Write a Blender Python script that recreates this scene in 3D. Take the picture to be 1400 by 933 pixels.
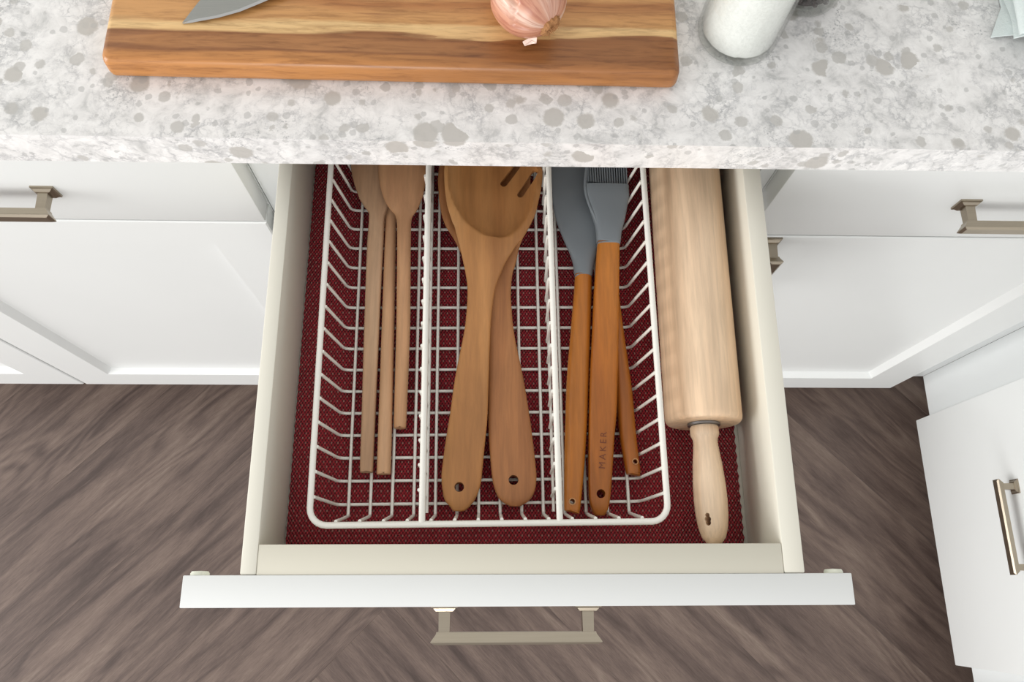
import bpy, bmesh, math, random
from mathutils import Vector, Matrix, noise as mnoise

# ------------------------------------------------------------------ camera, light, exposure
scene = bpy.context.scene
col = scene.collection
for o in list(bpy.data.objects):
    bpy.data.objects.remove(o)
random.seed(7)

cam_data = bpy.data.cameras.new('camera')
cam = bpy.data.objects.new('camera', cam_data)
col.objects.link(cam)
cam.location = (0.0, -0.29583, 1.38057)
cam.rotation_euler = (0.30775, -0.03399, -0.00418)
cam_data.sensor_fit = 'HORIZONTAL'
cam_data.sensor_width = 36.0
cam_data.lens = 1085.16 / 1400 * 36.0
cam_data.clip_start = 0.01
scene.camera = cam

world = bpy.data.worlds.new('world')
scene.world = world
world.use_nodes = True
bg = world.node_tree.nodes['Background']
bg.inputs[0].default_value = (1.0, 0.99, 0.98, 1)
bg.inputs[1].default_value = 0.84


def area(name, loc, target, sx, sy, power, color):
    d = bpy.data.lights.new(name, 'AREA')
    d.shape = 'RECTANGLE'
    d.size, d.size_y = sx, sy
    d.energy = power
    d.color = color
    o = bpy.data.objects.new(name, d)
    col.objects.link(o)
    o.location = loc
    o.rotation_euler = (Vector(target) - Vector(loc)).to_track_quat('-Z', 'Y').to_euler()
    return o


area('front_window_daylight', (-0.6, -3.2, 1.35), (0.15, 0, 0.8), 1.4, 1.1, 42, (1.0, 0.99, 0.975))
area('left_window_daylight', (-3.2, -1.0, 1.35), (0.2, -0.1, 0.6), 1.8, 1.4, 84, (1.0, 0.99, 0.975))

scene.view_settings.view_transform = 'Standard'
scene.view_settings.look = 'None'
scene.view_settings.gamma = 1.0
scene.view_settings.use_curve_mapping = False
scene.view_settings.exposure = 0.0


# ------------------------------------------------------------------ materials
def lin(c):
    r = []
    for v in c:
        v /= 255.0
        r.append(v / 12.92 if v <= 0.04045 else ((v + 0.055) / 1.055) ** 2.4)
    return tuple(r) + (1.0,)


class NT:
    """small helper around a material's node tree"""
    def __init__(self, name):
        self.m = bpy.data.materials.new(name)
        self.m.use_nodes = True
        self.t = self.m.node_tree
        self.b = self.t.nodes['Principled BSDF']

    def n(self, kind, **kw):
        nd = self.t.nodes.new(kind)
        for k, v in kw.items():
            if k in nd.inputs:
                nd.inputs[k].default_value = v
            else:
                setattr(nd, k, v)
        return nd

    def l(self, a, b):
        self.t.links.new(a, b)

    def coords(self, scale=(1, 1, 1), rot=(0, 0, 0), offset_random=False):
        tc = self.n('ShaderNodeTexCoord')
        src = tc.outputs['Object']
        if offset_random:
            oi = self.n('ShaderNodeObjectInfo')
            mul = self.n('ShaderNodeVectorMath', operation='SCALE')
            cx = self.n('ShaderNodeCombineXYZ')
            for k in range(3):
                self.l(oi.outputs['Random'], cx.inputs[k])
            self.l(cx.outputs[0], mul.inputs[0])
            mul.inputs['Scale'].default_value = 37.0
            ad = self.n('ShaderNodeVectorMath', operation='ADD')
            self.l(src, ad.inputs[0])
            self.l(mul.outputs[0], ad.inputs[1])
            src = ad.outputs[0]
        mp = self.n('ShaderNodeMapping')
        mp.inputs['Scale'].default_value = scale
        mp.inputs['Rotation'].default_value = rot
        self.l(src, mp.inputs['Vector'])
        return mp.outputs[0], src

    def noise(self, vec, scale, detail=4, rough=0.5, dist=0.0):
        nd = self.n('ShaderNodeTexNoise')
        nd.inputs['Scale'].default_value = scale
        nd.inputs['Detail'].default_value = detail
        nd.inputs['Roughness'].default_value = rough
        nd.inputs['Distortion'].default_value = dist
        self.l(vec, nd.inputs['Vector'])
        return nd.outputs[0]

    def ramp(self, fac, stops, interp='LINEAR'):
        nd = self.n('ShaderNodeValToRGB')
        cr = nd.color_ramp
        cr.interpolation = interp
        while len(cr.elements) < len(stops):
            cr.elements.new(0.5)
        for e, (p, c) in zip(cr.elements, stops):
            e.position = p
            e.color = c if len(c) == 4 else tuple(c) + (1,)
        self.l(fac, nd.inputs[0])
        return nd.outputs[0]

    def mix(self, fac, a, b, mode='MIX'):
        nd = self.n('ShaderNodeMix', data_type='RGBA', blend_type=mode)
        if isinstance(fac, (int, float)):
            nd.inputs[0].default_value = fac
        else:
            self.l(fac, nd.inputs[0])
        for s, v in ((6, a), (7, b)):
            if isinstance(v, tuple):
                nd.inputs[s].default_value = v
            else:
                self.l(v, nd.inputs[s])
        return nd.outputs[2]

    def math(self, op, a, b=None, clamp=False):
        nd = self.n('ShaderNodeMath', operation=op)
        nd.use_clamp = clamp
        for k, v in enumerate((a, b)):
            if v is None:
                continue
            if isinstance(v, (int, float)):
                nd.inputs[k].default_value = v
            else:
                self.l(v, nd.inputs[k])
        return nd.outputs[0]

    def bump(self, h, strength=0.2, dist=0.001):
        nd = self.n('ShaderNodeBump')
        nd.inputs['Strength'].default_value = strength
        nd.inputs['Distance'].default_value = dist
        self.l(h, nd.inputs['Height'])
        self.l(nd.outputs[0], self.b.inputs['Normal'])

    def base(self, c):
        if isinstance(c, tuple):
            self.b.inputs['Base Color'].default_value = c
        else:
            self.l(c, self.b.inputs['Base Color'])

    def set(self, rough=0.5, metal=0.0, spec=0.5, **kw):
        self.b.inputs['Roughness'].default_value = rough
        self.b.inputs['Metallic'].default_value = metal
        self.b.inputs['Specular IOR Level'].default_value = spec
        for k, v in kw.items():
            self.b.inputs[k].default_value = v
        return self.m


def m_paint(name, rgb, rough=0.4, var=0.03):
    t = NT(name)
    v, _ = t.coords()
    n = t.noise(v, 9, 3)
    c = lin(rgb)
    d = tuple(x * (1 - var) for x in c[:3]) + (1,)
    t.base(t.mix(n, d, c))
    t.bump(t.noise(v, 300, 2), 0.03, 0.0005)
    return t.set(rough)


def m_wood(name, dark, mid, light, axis='y', grain=90, stretch=0.06, rough=0.5, streak=0.35, blotch=9):
    t = NT(name)
    s = {'x': (stretch, 1, 1), 'y': (1, stretch, 1)}[axis]
    v, src = t.coords(s, offset_random=True)
    big = t.noise(v, grain * 0.45, 3, 0.5, 0.6)
    c = t.ramp(big, [(0.30, lin(dark)), (0.5, lin(mid)), (0.72, lin(light))])
    fine = t.noise(v, grain * 5, 5, 0.65, 0.2)
    f = t.ramp(fine, [(0.35, (1 - streak, 1 - streak, 1 - streak, 1)), (0.62, (1, 1, 1, 1))])
    c = t.mix(1.0, c, f, 'MULTIPLY')
    bl = t.noise(src, blotch, 2)
    b = t.ramp(bl, [(0.3, (0.86, 0.84, 0.82, 1)), (0.65, (1.06, 1.05, 1.04, 1))])
    c = t.mix(1.0, c, b, 'MULTIPLY')
    t.base(c)
    t.bump(fine, 0.12, 0.0004)
    return t.set(rough)


M = {}
M['white'] = m_paint('white_lacquer', (226, 228, 227), 0.32)
M['trim'] = m_paint('face_frame_paint', (228, 231, 231), 0.4)
M['cream'] = m_paint('drawer_box_paint', (222, 219, 206), 0.45)
M['putty'] = m_paint('drawer_box_front_dull', (210, 206, 191), 0.5)  # greyer, darker variant of the drawer box cream, box front only
M['wall'] = m_paint('wall_paint', (222, 222, 216), 0.7)
M['dark'] = m_paint('toe_kick_paint', (70, 66, 62), 0.7)
M['coat'] = m_paint('vinyl_coated_wire', (236, 234, 226), 0.3)
M['rubber'] = m_paint('clear_bumper', (228, 230, 215), 0.3)


def m_metal(name, rgb, rough):
    t = NT(name)
    v, _ = t.coords((4, 200, 200))
    n = t.noise(v, 6, 3)
    c = lin(rgb)
    t.base(t.mix(n, tuple(x * 0.85 for x in c[:3]) + (1,), c))
    return t.set(rough, 1.0)


M['nickel'] = m_metal('brushed_nickel', (176, 165, 148), 0.32)
M['steel'] = m_metal('blade_steel', (158, 159, 157), 0.34)
M['edge_steel'] = m_metal('ground_edge_steel', (196, 196, 194), 0.28)
M['bearing'] = m_metal('bearing_metal', (150, 152, 156), 0.45)


def m_silicone():
    t = NT('grey_silicone')
    v, _ = t.coords()
    t.base(t.mix(t.noise(v, 25, 3), lin((118, 125, 130)), lin((132, 139, 144))))
    return t.set(0.42)


M['silicone'] = m_silicone()

M['spoon_pale'] = m_wood('pale_brown_wood', (182, 134, 96), (206, 158, 116), (222, 178, 138), grain=60, streak=0.15, rough=0.55)
M['spoon_grey'] = m_wood('weathered_brown_wood', (166, 126, 94), (190, 150, 116), (206, 170, 136), grain=60, streak=0.18, rough=0.6)
M['spoon_warm'] = m_wood('warm_teak_wood', (166, 112, 62), (192, 136, 80), (210, 158, 102), grain=55, streak=0.16, rough=0.5)
M['spoon_red'] = m_wood('red_teak_wood', (162, 104, 60), (186, 126, 76), (204, 146, 96), grain=70, streak=0.2, rough=0.5)
M['acacia_handle'] = m_wood('oiled_orange_wood', (152, 84, 22), (182, 108, 32), (204, 132, 52), grain=60, streak=0.22, rough=0.38)
M['beech'] = m_wood('pale_beech_wood', (204, 160, 118), (234, 202, 168), (244, 220, 190), grain=45, streak=0.2, rough=0.5)
M['beech_handle'] = m_wood('pale_beech_handle_wood', (222, 190, 156), (236, 208, 176), (244, 220, 192), grain=90, streak=0.14, rough=0.45)
M['knife_handle'] = m_paint('black_knife_handle', (35, 33, 32), 0.4)
M['engraving'] = m_paint('burnt_engraving', (112, 56, 26), 0.6)
M['hole_ring'] = m_wood('turned_hole_rim_wood', (176, 128, 84), (196, 148, 100), (206, 160, 112), grain=60, streak=0.1)


def m_quartz():
    t = NT('speckled_quartz')
    v, src = t.coords()
    warp = t.n('ShaderNodeTexNoise')
    warp.inputs['Scale'].default_value = 95
    warp.inputs['Detail'].default_value = 7
    warp.inputs['Roughness'].default_value = 0.72
    t.l(v, warp.inputs['Vector'])
    off = t.n('ShaderNodeVectorMath', operation='SUBTRACT')
    t.l(warp.outputs['Color'], off.inputs[0])
    off.inputs[1].default_value = (0.5, 0.5, 0.5)

    def warped(amount):
        sc = t.n('ShaderNodeVectorMath', operation='SCALE')
        t.l(off.outputs[0], sc.inputs[0])
        sc.inputs['Scale'].default_value = amount
        ad = t.n('ShaderNodeVectorMath', operation='ADD')
        t.l(v, ad.inputs[0])
        t.l(sc.outputs[0], ad.inputs[1])
        return ad.outputs[0]

    base = t.ramp(t.noise(v, 60, 7, 0.66, 0.6),
                  [(0.33, lin((196, 196, 195))), (0.45, lin((226, 225, 224))), (0.60, lin((240, 239, 238)))])
    c = base
    # milky white pebbles outlined by grey crumbs, two sizes
    for sc, w, thr in ((55, 0.020, 0.42), (110, 0.016, 0.44)):
        ve = t.n('ShaderNodeTexVoronoi', feature='DISTANCE_TO_EDGE')
        ve.inputs['Scale'].default_value = sc
        wv = warped(w)
        t.l(wv, ve.inputs['Vector'])
        vein = t.ramp(ve.outputs['Distance'], [(0.0, (1, 1, 1, 1)), (0.03, (0.6, 0.6, 0.6, 1)), (0.09, (0, 0, 0, 1))])
        vm = t.ramp(t.noise(v, 34, 6, 0.7, 0.5), [(thr, (0, 0, 0, 1)), (thr + 0.22, (1, 1, 1, 1))])
        c = t.mix(t.math('MULTIPLY', t.mix(1.0, vein, vm, 'MULTIPLY'), 0.62), c, lin((156, 157, 160)))
    # clusters of fine dark crumbs
    cr = t.ramp(t.noise(v, 420, 4, 0.75), [(0.52, (0, 0, 0, 1)), (0.62, (1, 1, 1, 1))])
    cm = t.ramp(t.noise(v, 26, 6, 0.7, 0.8), [(0.52, (0, 0, 0, 1)), (0.68, (1, 1, 1, 1))])
    c = t.mix(t.math('MULTIPLY', t.mix(1.0, cr, cm, 'MULTIPLY'), 0.8), c, lin((138, 140, 143)))
    # rounded grey pebbles, three sizes
    for sc, thr, rad, w, colr, op in ((46, 0.78, 0.36, 0.007, (188, 185, 180), 0.9), (80, 0.74, 0.36, 0.007, (186, 184, 180), 0.75),
                                      (150, 0.82, 0.36, 0.005, (176, 176, 175), 0.55)):
        vo = t.n('ShaderNodeTexVoronoi', feature='F1')
        vo.inputs['Scale'].default_value = sc
        t.l(warped(w), vo.inputs['Vector'])
        sep = t.n('ShaderNodeSeparateColor')
        t.l(vo.outputs['Color'], sep.inputs[0])
        r = t.math('ADD', t.math('MULTIPLY', sep.outputs[1], 0.2), rad - 0.08)
        inside = t.math('MULTIPLY', t.math('SUBTRACT', r, vo.outputs['Distance']), 14.0, clamp=True)
        on = t.math('GREATER_THAN', sep.outputs[0], thr)
        c = t.mix(t.math('MULTIPLY', t.math('MULTIPLY', inside, on), op), c, lin(colr))
    t.base(c)
    return t.set(0.22)


M['quartz'] = m_quartz()


def m_floor():
    t = NT('grey_brown_vinyl_plank')
    v, src = t.coords((1.0, 5.5, 1.0), offset_random=True)
    h = t.noise(v, 2.6, 2, 0.4, 0.35)
    ring = t.math('SINE', t.math('MULTIPLY', h, 75.0))
    ring = t.math('ADD', t.math('MULTIPLY', ring, 0.5), 0.5)
    rmask = t.ramp(t.noise(v, 1.7, 2, 0.5), [(0.45, (0, 0, 0, 1)), (0.62, (1, 1, 1, 1))])
    ring = t.math('MULTIPLY', ring, rmask)
    v2, _ = t.coords((1.0, 9.0, 1.0), offset_random=True)
    st = t.noise(v2, 4.5, 6, 0.6, 0.5)
    f = t.math('ADD', t.math('MULTIPLY', st, 0.92), t.math('MULTIPLY', ring, 0.17))
    c = t.ramp(f, [(0.30, lin((74, 60, 55))), (0.45, lin((100, 84, 77))), (0.60, lin((117, 100, 91))), (0.80, lin((134, 118, 107)))])
    v3, _ = t.coords((1.0, 18.0, 1.0), offset_random=True)
    fine = t.noise(v3, 60, 4, 0.7)
    c = t.mix(1.0, c, t.ramp(fine, [(0.32, (0.70, 0.68, 0.66, 1)), (0.62, (1.10, 1.10, 1.10, 1))]), 'MULTIPLY')
    t.base(c)
    t.bump(st, 0.12, 0.001)
    return t.set(0.5)


M['floor'] = m_floor()
M['grout'] = m_paint('floor_underlay', (52, 44, 40), 0.8)


def m_board():
    t = NT('acacia_board')
    v, src = t.coords((0.10, 1, 1))
    wob = t.noise(v, 45, 4, 0.55, 0.4)
    sep = t.n('ShaderNodeSeparateXYZ')
    t.l(src, sep.inputs[0])
    wig = t.math('MULTIPLY', t.math('SUBTRACT', wob, 0.5), 0.022)
    y = t.math('ADD', sep.outputs[1], wig)
    # strips glued side by side, y counted from the board's middle (board is 0.25 deep)
    f = t.math('DIVIDE', t.math('ADD', y, 0.125), 0.25, clamp=True)

    def p(mm):
        return (mm - 42) / 250.0
    c = t.ramp(f, [(0.0, lin((182, 124, 69))), (p(49), lin((186, 127, 72))), (p(52), lin((133, 84, 48))),
                   (p(55), lin((167, 115, 69))), (p(63), lin((163, 111, 66))), (p(66.5), lin((142, 91, 51))),
                   (p(69), lin((217, 178, 123))), (p(75), lin((220, 184, 130))), (p(79), lin((194, 144, 89))),
                   (p(88), lin((196, 144, 89))), (p(97), lin((167, 109, 61))), (p(101), lin((196, 144, 90))),
                   (p(150), lin((180, 124, 72))), (p(160), lin((142, 89, 49))), (p(200), lin((203, 155, 102))),
                   (1.0, lin((177, 118, 69)))])
    # heartwood darkens one end of the front strip
    hx = t.math('MULTIPLY', t.math('ADD', sep.outputs[0], 0.06), 7.0, clamp=True)
    hy = t.math('LESS_THAN', f, p(68))
    hn = t.ramp(t.noise(v, 30, 3, 0.5, 0.8), [(0.35, (0.3, 0.3, 0.3, 1)), (0.6, (1, 1, 1, 1))])
    c = t.mix(t.math('MULTIPLY', t.math('MULTIPLY', hx, hy), t.math('MULTIPLY', hn, 0.75)), c, lin((136, 86, 46)))
    st = t.noise(v, 260, 6, 0.68, 0.5)
    c = t.mix(1.0, c, t.ramp(st, [(0.3, (0.60, 0.54, 0.48, 1)), (0.52, (1, 1, 1, 1)), (0.75, (1.12, 1.12, 1.12, 1))]), 'MULTIPLY')
    dk = t.ramp(t.noise(v, 80, 5, 0.6, 1.2), [(0.60, (0, 0, 0, 1)), (0.74, (1, 1, 1, 1))])
    c = t.mix(t.math('MULTIPLY', dk, 0.6), c, lin((128, 80, 46)))
    t.base(c)
    t.bump(st, 0.06, 0.0004)
    return t.set(0.34)


M['board'] = m_board()


def m_mat():
    t = NT('woven_red_vinyl')
    tc = t.n('ShaderNodeTexCoord')
    sep = t.n('ShaderNodeSeparateXYZ')
    t.l(tc.outputs['Object'], sep.inputs[0])
    kx, ky = 2 * math.pi / 0.0050, 2 * math.pi / 0.0074
    sx = t.math('SINE', t.math('MULTIPLY', sep.outputs[0], kx))
    sy = t.math('SINE', t.math('MULTIPLY', sep.outputs[1], ky))
    prod = t.math('MULTIPLY', sx, sy)
    kx2 = t.math('SINE', t.math('ADD', t.math('MULTIPLY', sep.outputs[0], kx * 2), 1.2))
    ky2 = t.math('SINE', t.math('ADD', t.math('MULTIPLY', sep.outputs[1], ky * 2), 1.2))
    w = t.math('MULTIPLY', kx2, ky2)
    n = t.noise(tc.outputs['Object'], 90, 3)
    red = t.ramp(t.math('ADD', t.math('MULTIPLY', w, 0.45), 0.5),
                 [(0.10, lin((58, 8, 14))), (0.45, lin((138, 26, 38))), (0.9, lin((174, 42, 54)))])
    red = t.mix(1.0, red, t.ramp(n, [(0.3, (0.85, 0.85, 0.85, 1)), (0.7, (1.1, 1.1, 1.1, 1))]), 'MULTIPLY')
    dot = t.ramp(prod, [(0.62, (0, 0, 0, 1)), (0.85, (1, 1, 1, 1))])
    c = t.mix(t.math('MULTIPLY', dot, 0.75), red, lin((176, 140, 130)))
    t.base(c)
    t.bump(t.math('ADD', w, t.math('MULTIPLY', prod, 0.6)), 0.7, 0.0012)
    return t.set(0.45)


M['mat'] = m_mat()


def m_glass():
    t = NT('green_tinted_glass')
    tr = t.n('ShaderNodeBsdfTransparent')
    tr.inputs[0].default_value = (0.985, 0.992, 0.981, 1)
    gl = t.n('ShaderNodeBsdfGlossy')
    gl.inputs['Roughness'].default_value = 0.03
    fr = t.n('ShaderNodeLayerWeight')
    fac = t.math('ADD', t.math('MULTIPLY', t.math('POWER', fr.outputs['Facing'], 4.0), 0.7), 0.03)
    mx = t.n('ShaderNodeMixShader')
    t.l(fac, mx.inputs[0])
    t.l(tr.outputs[0], mx.inputs[1])
    t.l(gl.outputs[0], mx.inputs[2])
    t.l(mx.outputs[0], t.t.nodes['Material Output'].inputs['Surface'])
    return t.m


M['glass'] = m_glass()


def m_grain(name, a, b, scale):
    t = NT(name)
    v, _ = t.coords()
    n = t.noise(v, scale, 4, 0.7)
    t.base(t.mix(n, lin(a), lin(b)))
    t.bump(n, 0.5, 0.001)
    return t.set(0.8)


M['salt'] = m_grain('salt_crystals', (206, 207, 205), (246, 246, 246), 420)
M['pepper'] = m_grain('peppercorn_skin', (28, 22, 22), (66, 52, 52), 300)
M['cloth'] = m_grain('pale_blue_cotton', (205, 216, 216), (224, 232, 230), 600)
M['root'] = m_grain('dry_root_fibre', (120, 78, 40), (186, 134, 86), 350)
M['flake'] = m_grain('papery_skin', (226, 196, 182), (240, 220, 208), 120)


def m_onion():
    t = NT('pink_shallot_skin')
    tc = t.n('ShaderNodeTexCoord')
    sep = t.n('ShaderNodeSeparateXYZ')
    t.l(tc.outputs['Object'], sep.inputs[0])
    ang = t.math('ARCTAN2', sep.outputs[1], sep.outputs[0])
    cx = t.n('ShaderNodeCombineXYZ')
    t.l(t.math('MULTIPLY', t.math('COSINE', ang), 1.0), cx.inputs[0])
    t.l(t.math('MULTIPLY', t.math('SINE', ang), 1.0), cx.inputs[1])
    t.l(t.math('MULTIPLY', sep.outputs[2], 6.0), cx.inputs[2])
    lines = t.noise(cx.outputs[0], 9.0, 4, 0.6, 0.1)
    broad = t.noise(cx.outputs[0], 1.6, 2, 0.5)
    c = t.ramp(broad, [(0.33, lin((188, 130, 104))), (0.48, lin((200, 148, 124))), (0.64, lin((220, 188, 170)))])
    c = t.mix(t.ramp(lines, [(0.45, (0, 0, 0, 1)), (0.66, (0.7, 0.7, 0.7, 1))]), c, lin((160, 98, 80)))
    t.base(c)
    t.bump(lines, 0.15, 0.0008)
    return t.set(0.32)


M['onion'] = m_onion()


# ------------------------------------------------------------------ mesh helpers
def root_of(o):
    while o.parent:
        o = o.parent
    return o


def link_mesh(name, bm, mat, parent=None, smooth=None, kind=None):
    """bm is in world metres; the object's origin becomes the thing's base"""
    bmesh.ops.recalc_face_normals(bm, faces=bm.faces)
    if parent is None:
        xs = [v.co for v in bm.verts]
        base = Vector(((min(v.x for v in xs) + max(v.x for v in xs)) / 2,
                       (min(v.y for v in xs) + max(v.y for v in xs)) / 2, min(v.z for v in xs)))
    else:
        base = root_of(parent).location
    for v in bm.verts:
        v.co -= base
    me = bpy.data.meshes.new(name)
    bm.to_mesh(me)
    bm.free()
    if smooth is not None:
        me.polygons.foreach_set('use_smooth', [True] * len(me.polygons))
        me.set_sharp_from_angle(angle=math.radians(smooth))
    me.materials.append(M[mat])
    o = bpy.data.objects.new(name, me)
    col.objects.link(o)
    if parent is None:
        o.location = base
    else:
        o.parent = parent
    if kind:
        o['kind'] = kind
    return o


def thing(name, loc, label=None, cat=None, group=None):
    o = bpy.data.objects.new(name, None)
    o.empty_display_size = 0.02
    col.objects.link(o)
    o.location = loc
    if label:
        tag(o, label, cat, group)
    return o


def tag(o, label, cat, group=None):
    o['label'] = label
    o['category'] = cat
    if group:
        o['group'] = group
    return o


def box(bm, x0, x1, y0, y1, z0, z1, bev=0.0, seg=2):
    vs = [bm.verts.new((x, y, z)) for x in (x0, x1) for y in (y0, y1) for z in (z0, z1)]
    fs = [bm.faces.new([vs[i] for i in q]) for q in
          ((0, 1, 3, 2), (4, 6, 7, 5), (0, 4, 5, 1), (2, 3, 7, 6), (0, 2, 6, 4), (1, 5, 7, 3))]
    if bev:
        es = list({e for f in fs for e in f.edges})
        bmesh.ops.bevel(bm, geom=es, offset=bev, segments=seg, affect='EDGES', profile=0.5, clamp_overlap=True)


def nbox(name, mat, parent, *dims, bev=0.001, kind=None):
    bm = bmesh.new()
    box(bm, *dims, bev=bev)
    return link_mesh(name, bm, mat, parent, smooth=40, kind=kind)


def tube(bm, pts, r, n=8, closed=False, cap=True):
    pts = [Vector(p) for p in pts]
    rings = []
    N = len(pts)
    up = None
    for i, p in enumerate(pts):
        a = pts[(i - 1) % N] if (closed or i > 0) else p
        b = pts[(i + 1) % N] if (closed or i < N - 1) else p
        t = (b - a).normalized()
        if up is None:
            up = t.orthogonal().normalized()
        side = t.cross(up)
        if side.length < 1e-6:
            side = t.orthogonal()
        side.normalize()
        up = side.cross(t).normalized()
        rr = r[i] if isinstance(r, (list, tuple)) else r
        rings.append([bm.verts.new(p + (side * math.cos(2 * math.pi * k / n) + up * math.sin(2 * math.pi * k / n)) * rr)
                      for k in range(n)])
    for i in range(N if closed else N - 1):
        A, B = rings[i], rings[(i + 1) % N]
        for k in range(n):
            bm.faces.new((A[k], A[(k + 1) % n], B[(k + 1) % n], B[k]))
    if cap and not closed:
        bm.faces.new(rings[0][::-1])
        bm.faces.new(rings[-1])


def lathe(bm, prof, origin, axis=(0, 0, 1), n=40):
    """prof: (radius, distance along axis)"""
    ax = Vector(axis).normalized()
    u = ax.orthogonal().normalized()
    w = ax.cross(u)
    o = Vector(origin)
    rings = []
    for r, h in prof:
        if r < 1e-6:
            rings.append([bm.verts.new(o + ax * h)])
        else:
            rings.append([bm.verts.new(o + ax * h + (u * math.cos(2 * math.pi * k / n) + w * math.sin(2 * math.pi * k / n)) * r)
                          for k in range(n)])
    for A, B in zip(rings, rings[1:]):
        if len(A) == 1 and len(B) == 1:
            continue
        for k in range(n):
            k2 = (k + 1) % n
            if len(A) == 1:
                bm.faces.new((A[0], B[k], B[k2]))
            elif len(B) == 1:
                bm.faces.new((A[k], A[k2], B[0]))
            else:
                bm.faces.new((A[k], A[k2], B[k2], B[k]))


def catmull(P, sub):
    out = []
    n = len(P)
    for i in range(n - 1):
        p0, p1, p2, p3 = P[max(i - 1, 0)], P[i], P[i + 1], P[min(i + 2, n - 1)]
        for s in range(sub):
            t = s / sub
            out.append(tuple(0.5 * (2 * b + (c - a) * t + (2 * a - 5 * b + 4 * c - d) * t * t + (3 * b - a - 3 * c + d) * t ** 3)
                             for a, b, c, d in zip(p0, p1, p2, p3)))
    out.append(tuple(P[-1]))
    return out


def loft(bm, stations, power=3.0, n=28, sub=5, inner=0.86, bowl=None):
    """stations in mm: x, y, z, half width, half thickness, bowl depth (plus: hollow on top, minus: domed)"""
    S = catmull([tuple(s) + (0,) * (6 - len(s)) for s in stations], sub) if sub > 1 else [tuple(s) + (0,) * (6 - len(s)) for s in stations]
    rings = []
    for i, (x, y, z, hw, ht, d) in enumerate(S):
        a, b = S[max(i - 1, 0)], S[min(i + 1, len(S) - 1)]
        t = Vector((b[0] - a[0], b[1] - a[1], 0)).normalized()
        # keep sections close to straight across, so that blunt ends stay blunt
        sd = Vector((t.y, -t.x, 0))
        if abs(sd.x) < 0.9:
            sd = Vector((1, 0, 0))
        hw, ht = max(hw, 0.3), max(ht, 0.3)
        ring = []
        for k in range(n):
            an = 2 * math.pi * k / n
            ca, sa = math.cos(an), math.sin(an)
            e = 2.0 / power
            u = math.copysign(abs(ca) ** e, ca)
            w = math.copysign(abs(sa) ** e, sa)
            zz = w * ht
            if bowl and w > 0:
                zz -= bowl(x + u * hw, y) * min(1, w * 2)
            elif d > 0:
                if w > 0:
                    q = min(1.0, abs(u) / inner)
                    zz -= d * (1 - q * q) ** 0.8 * min(1, w * 1.5)
                else:
                    zz -= d * (1 - u * u) ** 0.8 * min(1, -w * 1.5)
            elif d < 0:
                zz += -d * max(0.0, 1 - u * u) ** 0.7
            ring.append(bm.verts.new((Vector((x, y, z)) + sd * (u * hw) + Vector((0, 0, zz))) * 0.001))
        rings.append(ring)
    for A, B in zip(rings, rings[1:]):
        for k in range(n):
            bm.faces.new((A[k], A[(k + 1) % n], B[(k + 1) % n], B[k]))
    bm.faces.new(rings[0][::-1])
    bm.faces.new(rings[-1])


def cut(o, cutter_bms):
    """boolean difference, applied at once; cutters are in world metres"""
    base = root_of(o).location if o.parent else o.location
    tmp = []
    for bm in cutter_bms:
        bmesh.ops.recalc_face_normals(bm, faces=bm.faces)
        me = bpy.data.meshes.new('cutter')
        bm.to_mesh(me)
        bm.free()
        c = bpy.data.objects.new('cutter', me)
        col.objects.link(c)
        tmp.append(c)
        md = o.modifiers.new('cut', 'BOOLEAN')
        md.operation = 'DIFFERENCE'
        md.solver = 'EXACT'
        md.object = c
    dg = bpy.context.evaluated_depsgraph_get()
    dg.update()
    new = bpy.data.meshes.new_from_object(o.evaluated_get(dg))
    o.modifiers.clear()
    o.data = new
    new.set_sharp_from_angle(angle=math.radians(45))
    for c in tmp:
        bpy.data.objects.remove(c)


def rod_cutter(p, r, half=0.02, axis=(0, 0, 1), n=20, stretch=None):
    bm = bmesh.new()
    lathe(bm, [(0, -half), (r, -half), (r, half), (0, half)], p, axis, n)
    return bm


# ------------------------------------------------------------------ the setting
floor = nbox('floor', 'grout', None, -2.2, 2.4, -2.2, 0.62, -0.03, -0.004, bev=0, kind='structure')
wall = nbox('wall_back', 'wall', None, -2.2, 2.4, 0.62, 0.72, 0.0, 2.5, bev=0, kind='structure')

# herringbone planks, each a piece of the floor
PL, PW = 1.58, 0.18
bmp = bmesh.new()
box(bmp, 0.00005, PL - 0.00005, 0.00005, PW - 0.00005, -0.005, 0.0, bev=0.0002, seg=1)
plank_me = bpy.data.meshes.new('plank')
bmesh.ops.recalc_face_normals(bmp, faces=bmp.faces)
bmp.to_mesh(plank_me)
bmp.free()
plank_me.materials.append(M['floor'])
s2 = math.sqrt(0.5)
X0, Y0 = -0.155 - PL * s2, -0.41
U, V = Vector((s2, s2, 0)), Vector((-s2, s2, 0))
fl_loc = floor.location
for j in range(-3, 4):
    for i in range(-16, 18):
        for kind in (0, 1):
            u, v = i * PW + j * PL, i * PW - j * PL
            if kind == 0:
                org = Vector((X0, Y0, 0)) + U * u + V * v
                rz = math.pi / 4
                cen = org + U * PL / 2 + V * PW / 2
            else:
                # upright plank: occupies u-PW..u, v..v+PL ; its length axis is V
                org = Vector((X0, Y0, 0)) + U * u + V * v
                rz = math.pi * 3 / 4
                cen = org + V * PL / 2 - U * PW / 2
            if not (-1.9 < cen.x < 2.1 and -1.9 < cen.y < 0.62):
                continue
            p = bpy.data.objects.new('plank', plank_me)
            col.objects.link(p)
            p.parent = floor
            p.location = org - fl_loc
            p.rotation_euler = (0, 0, rz)

# ------------------------------------------------------------------ cabinets
YF = 0.030      # front faces of doors and drawers
TH = 0.020


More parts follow.
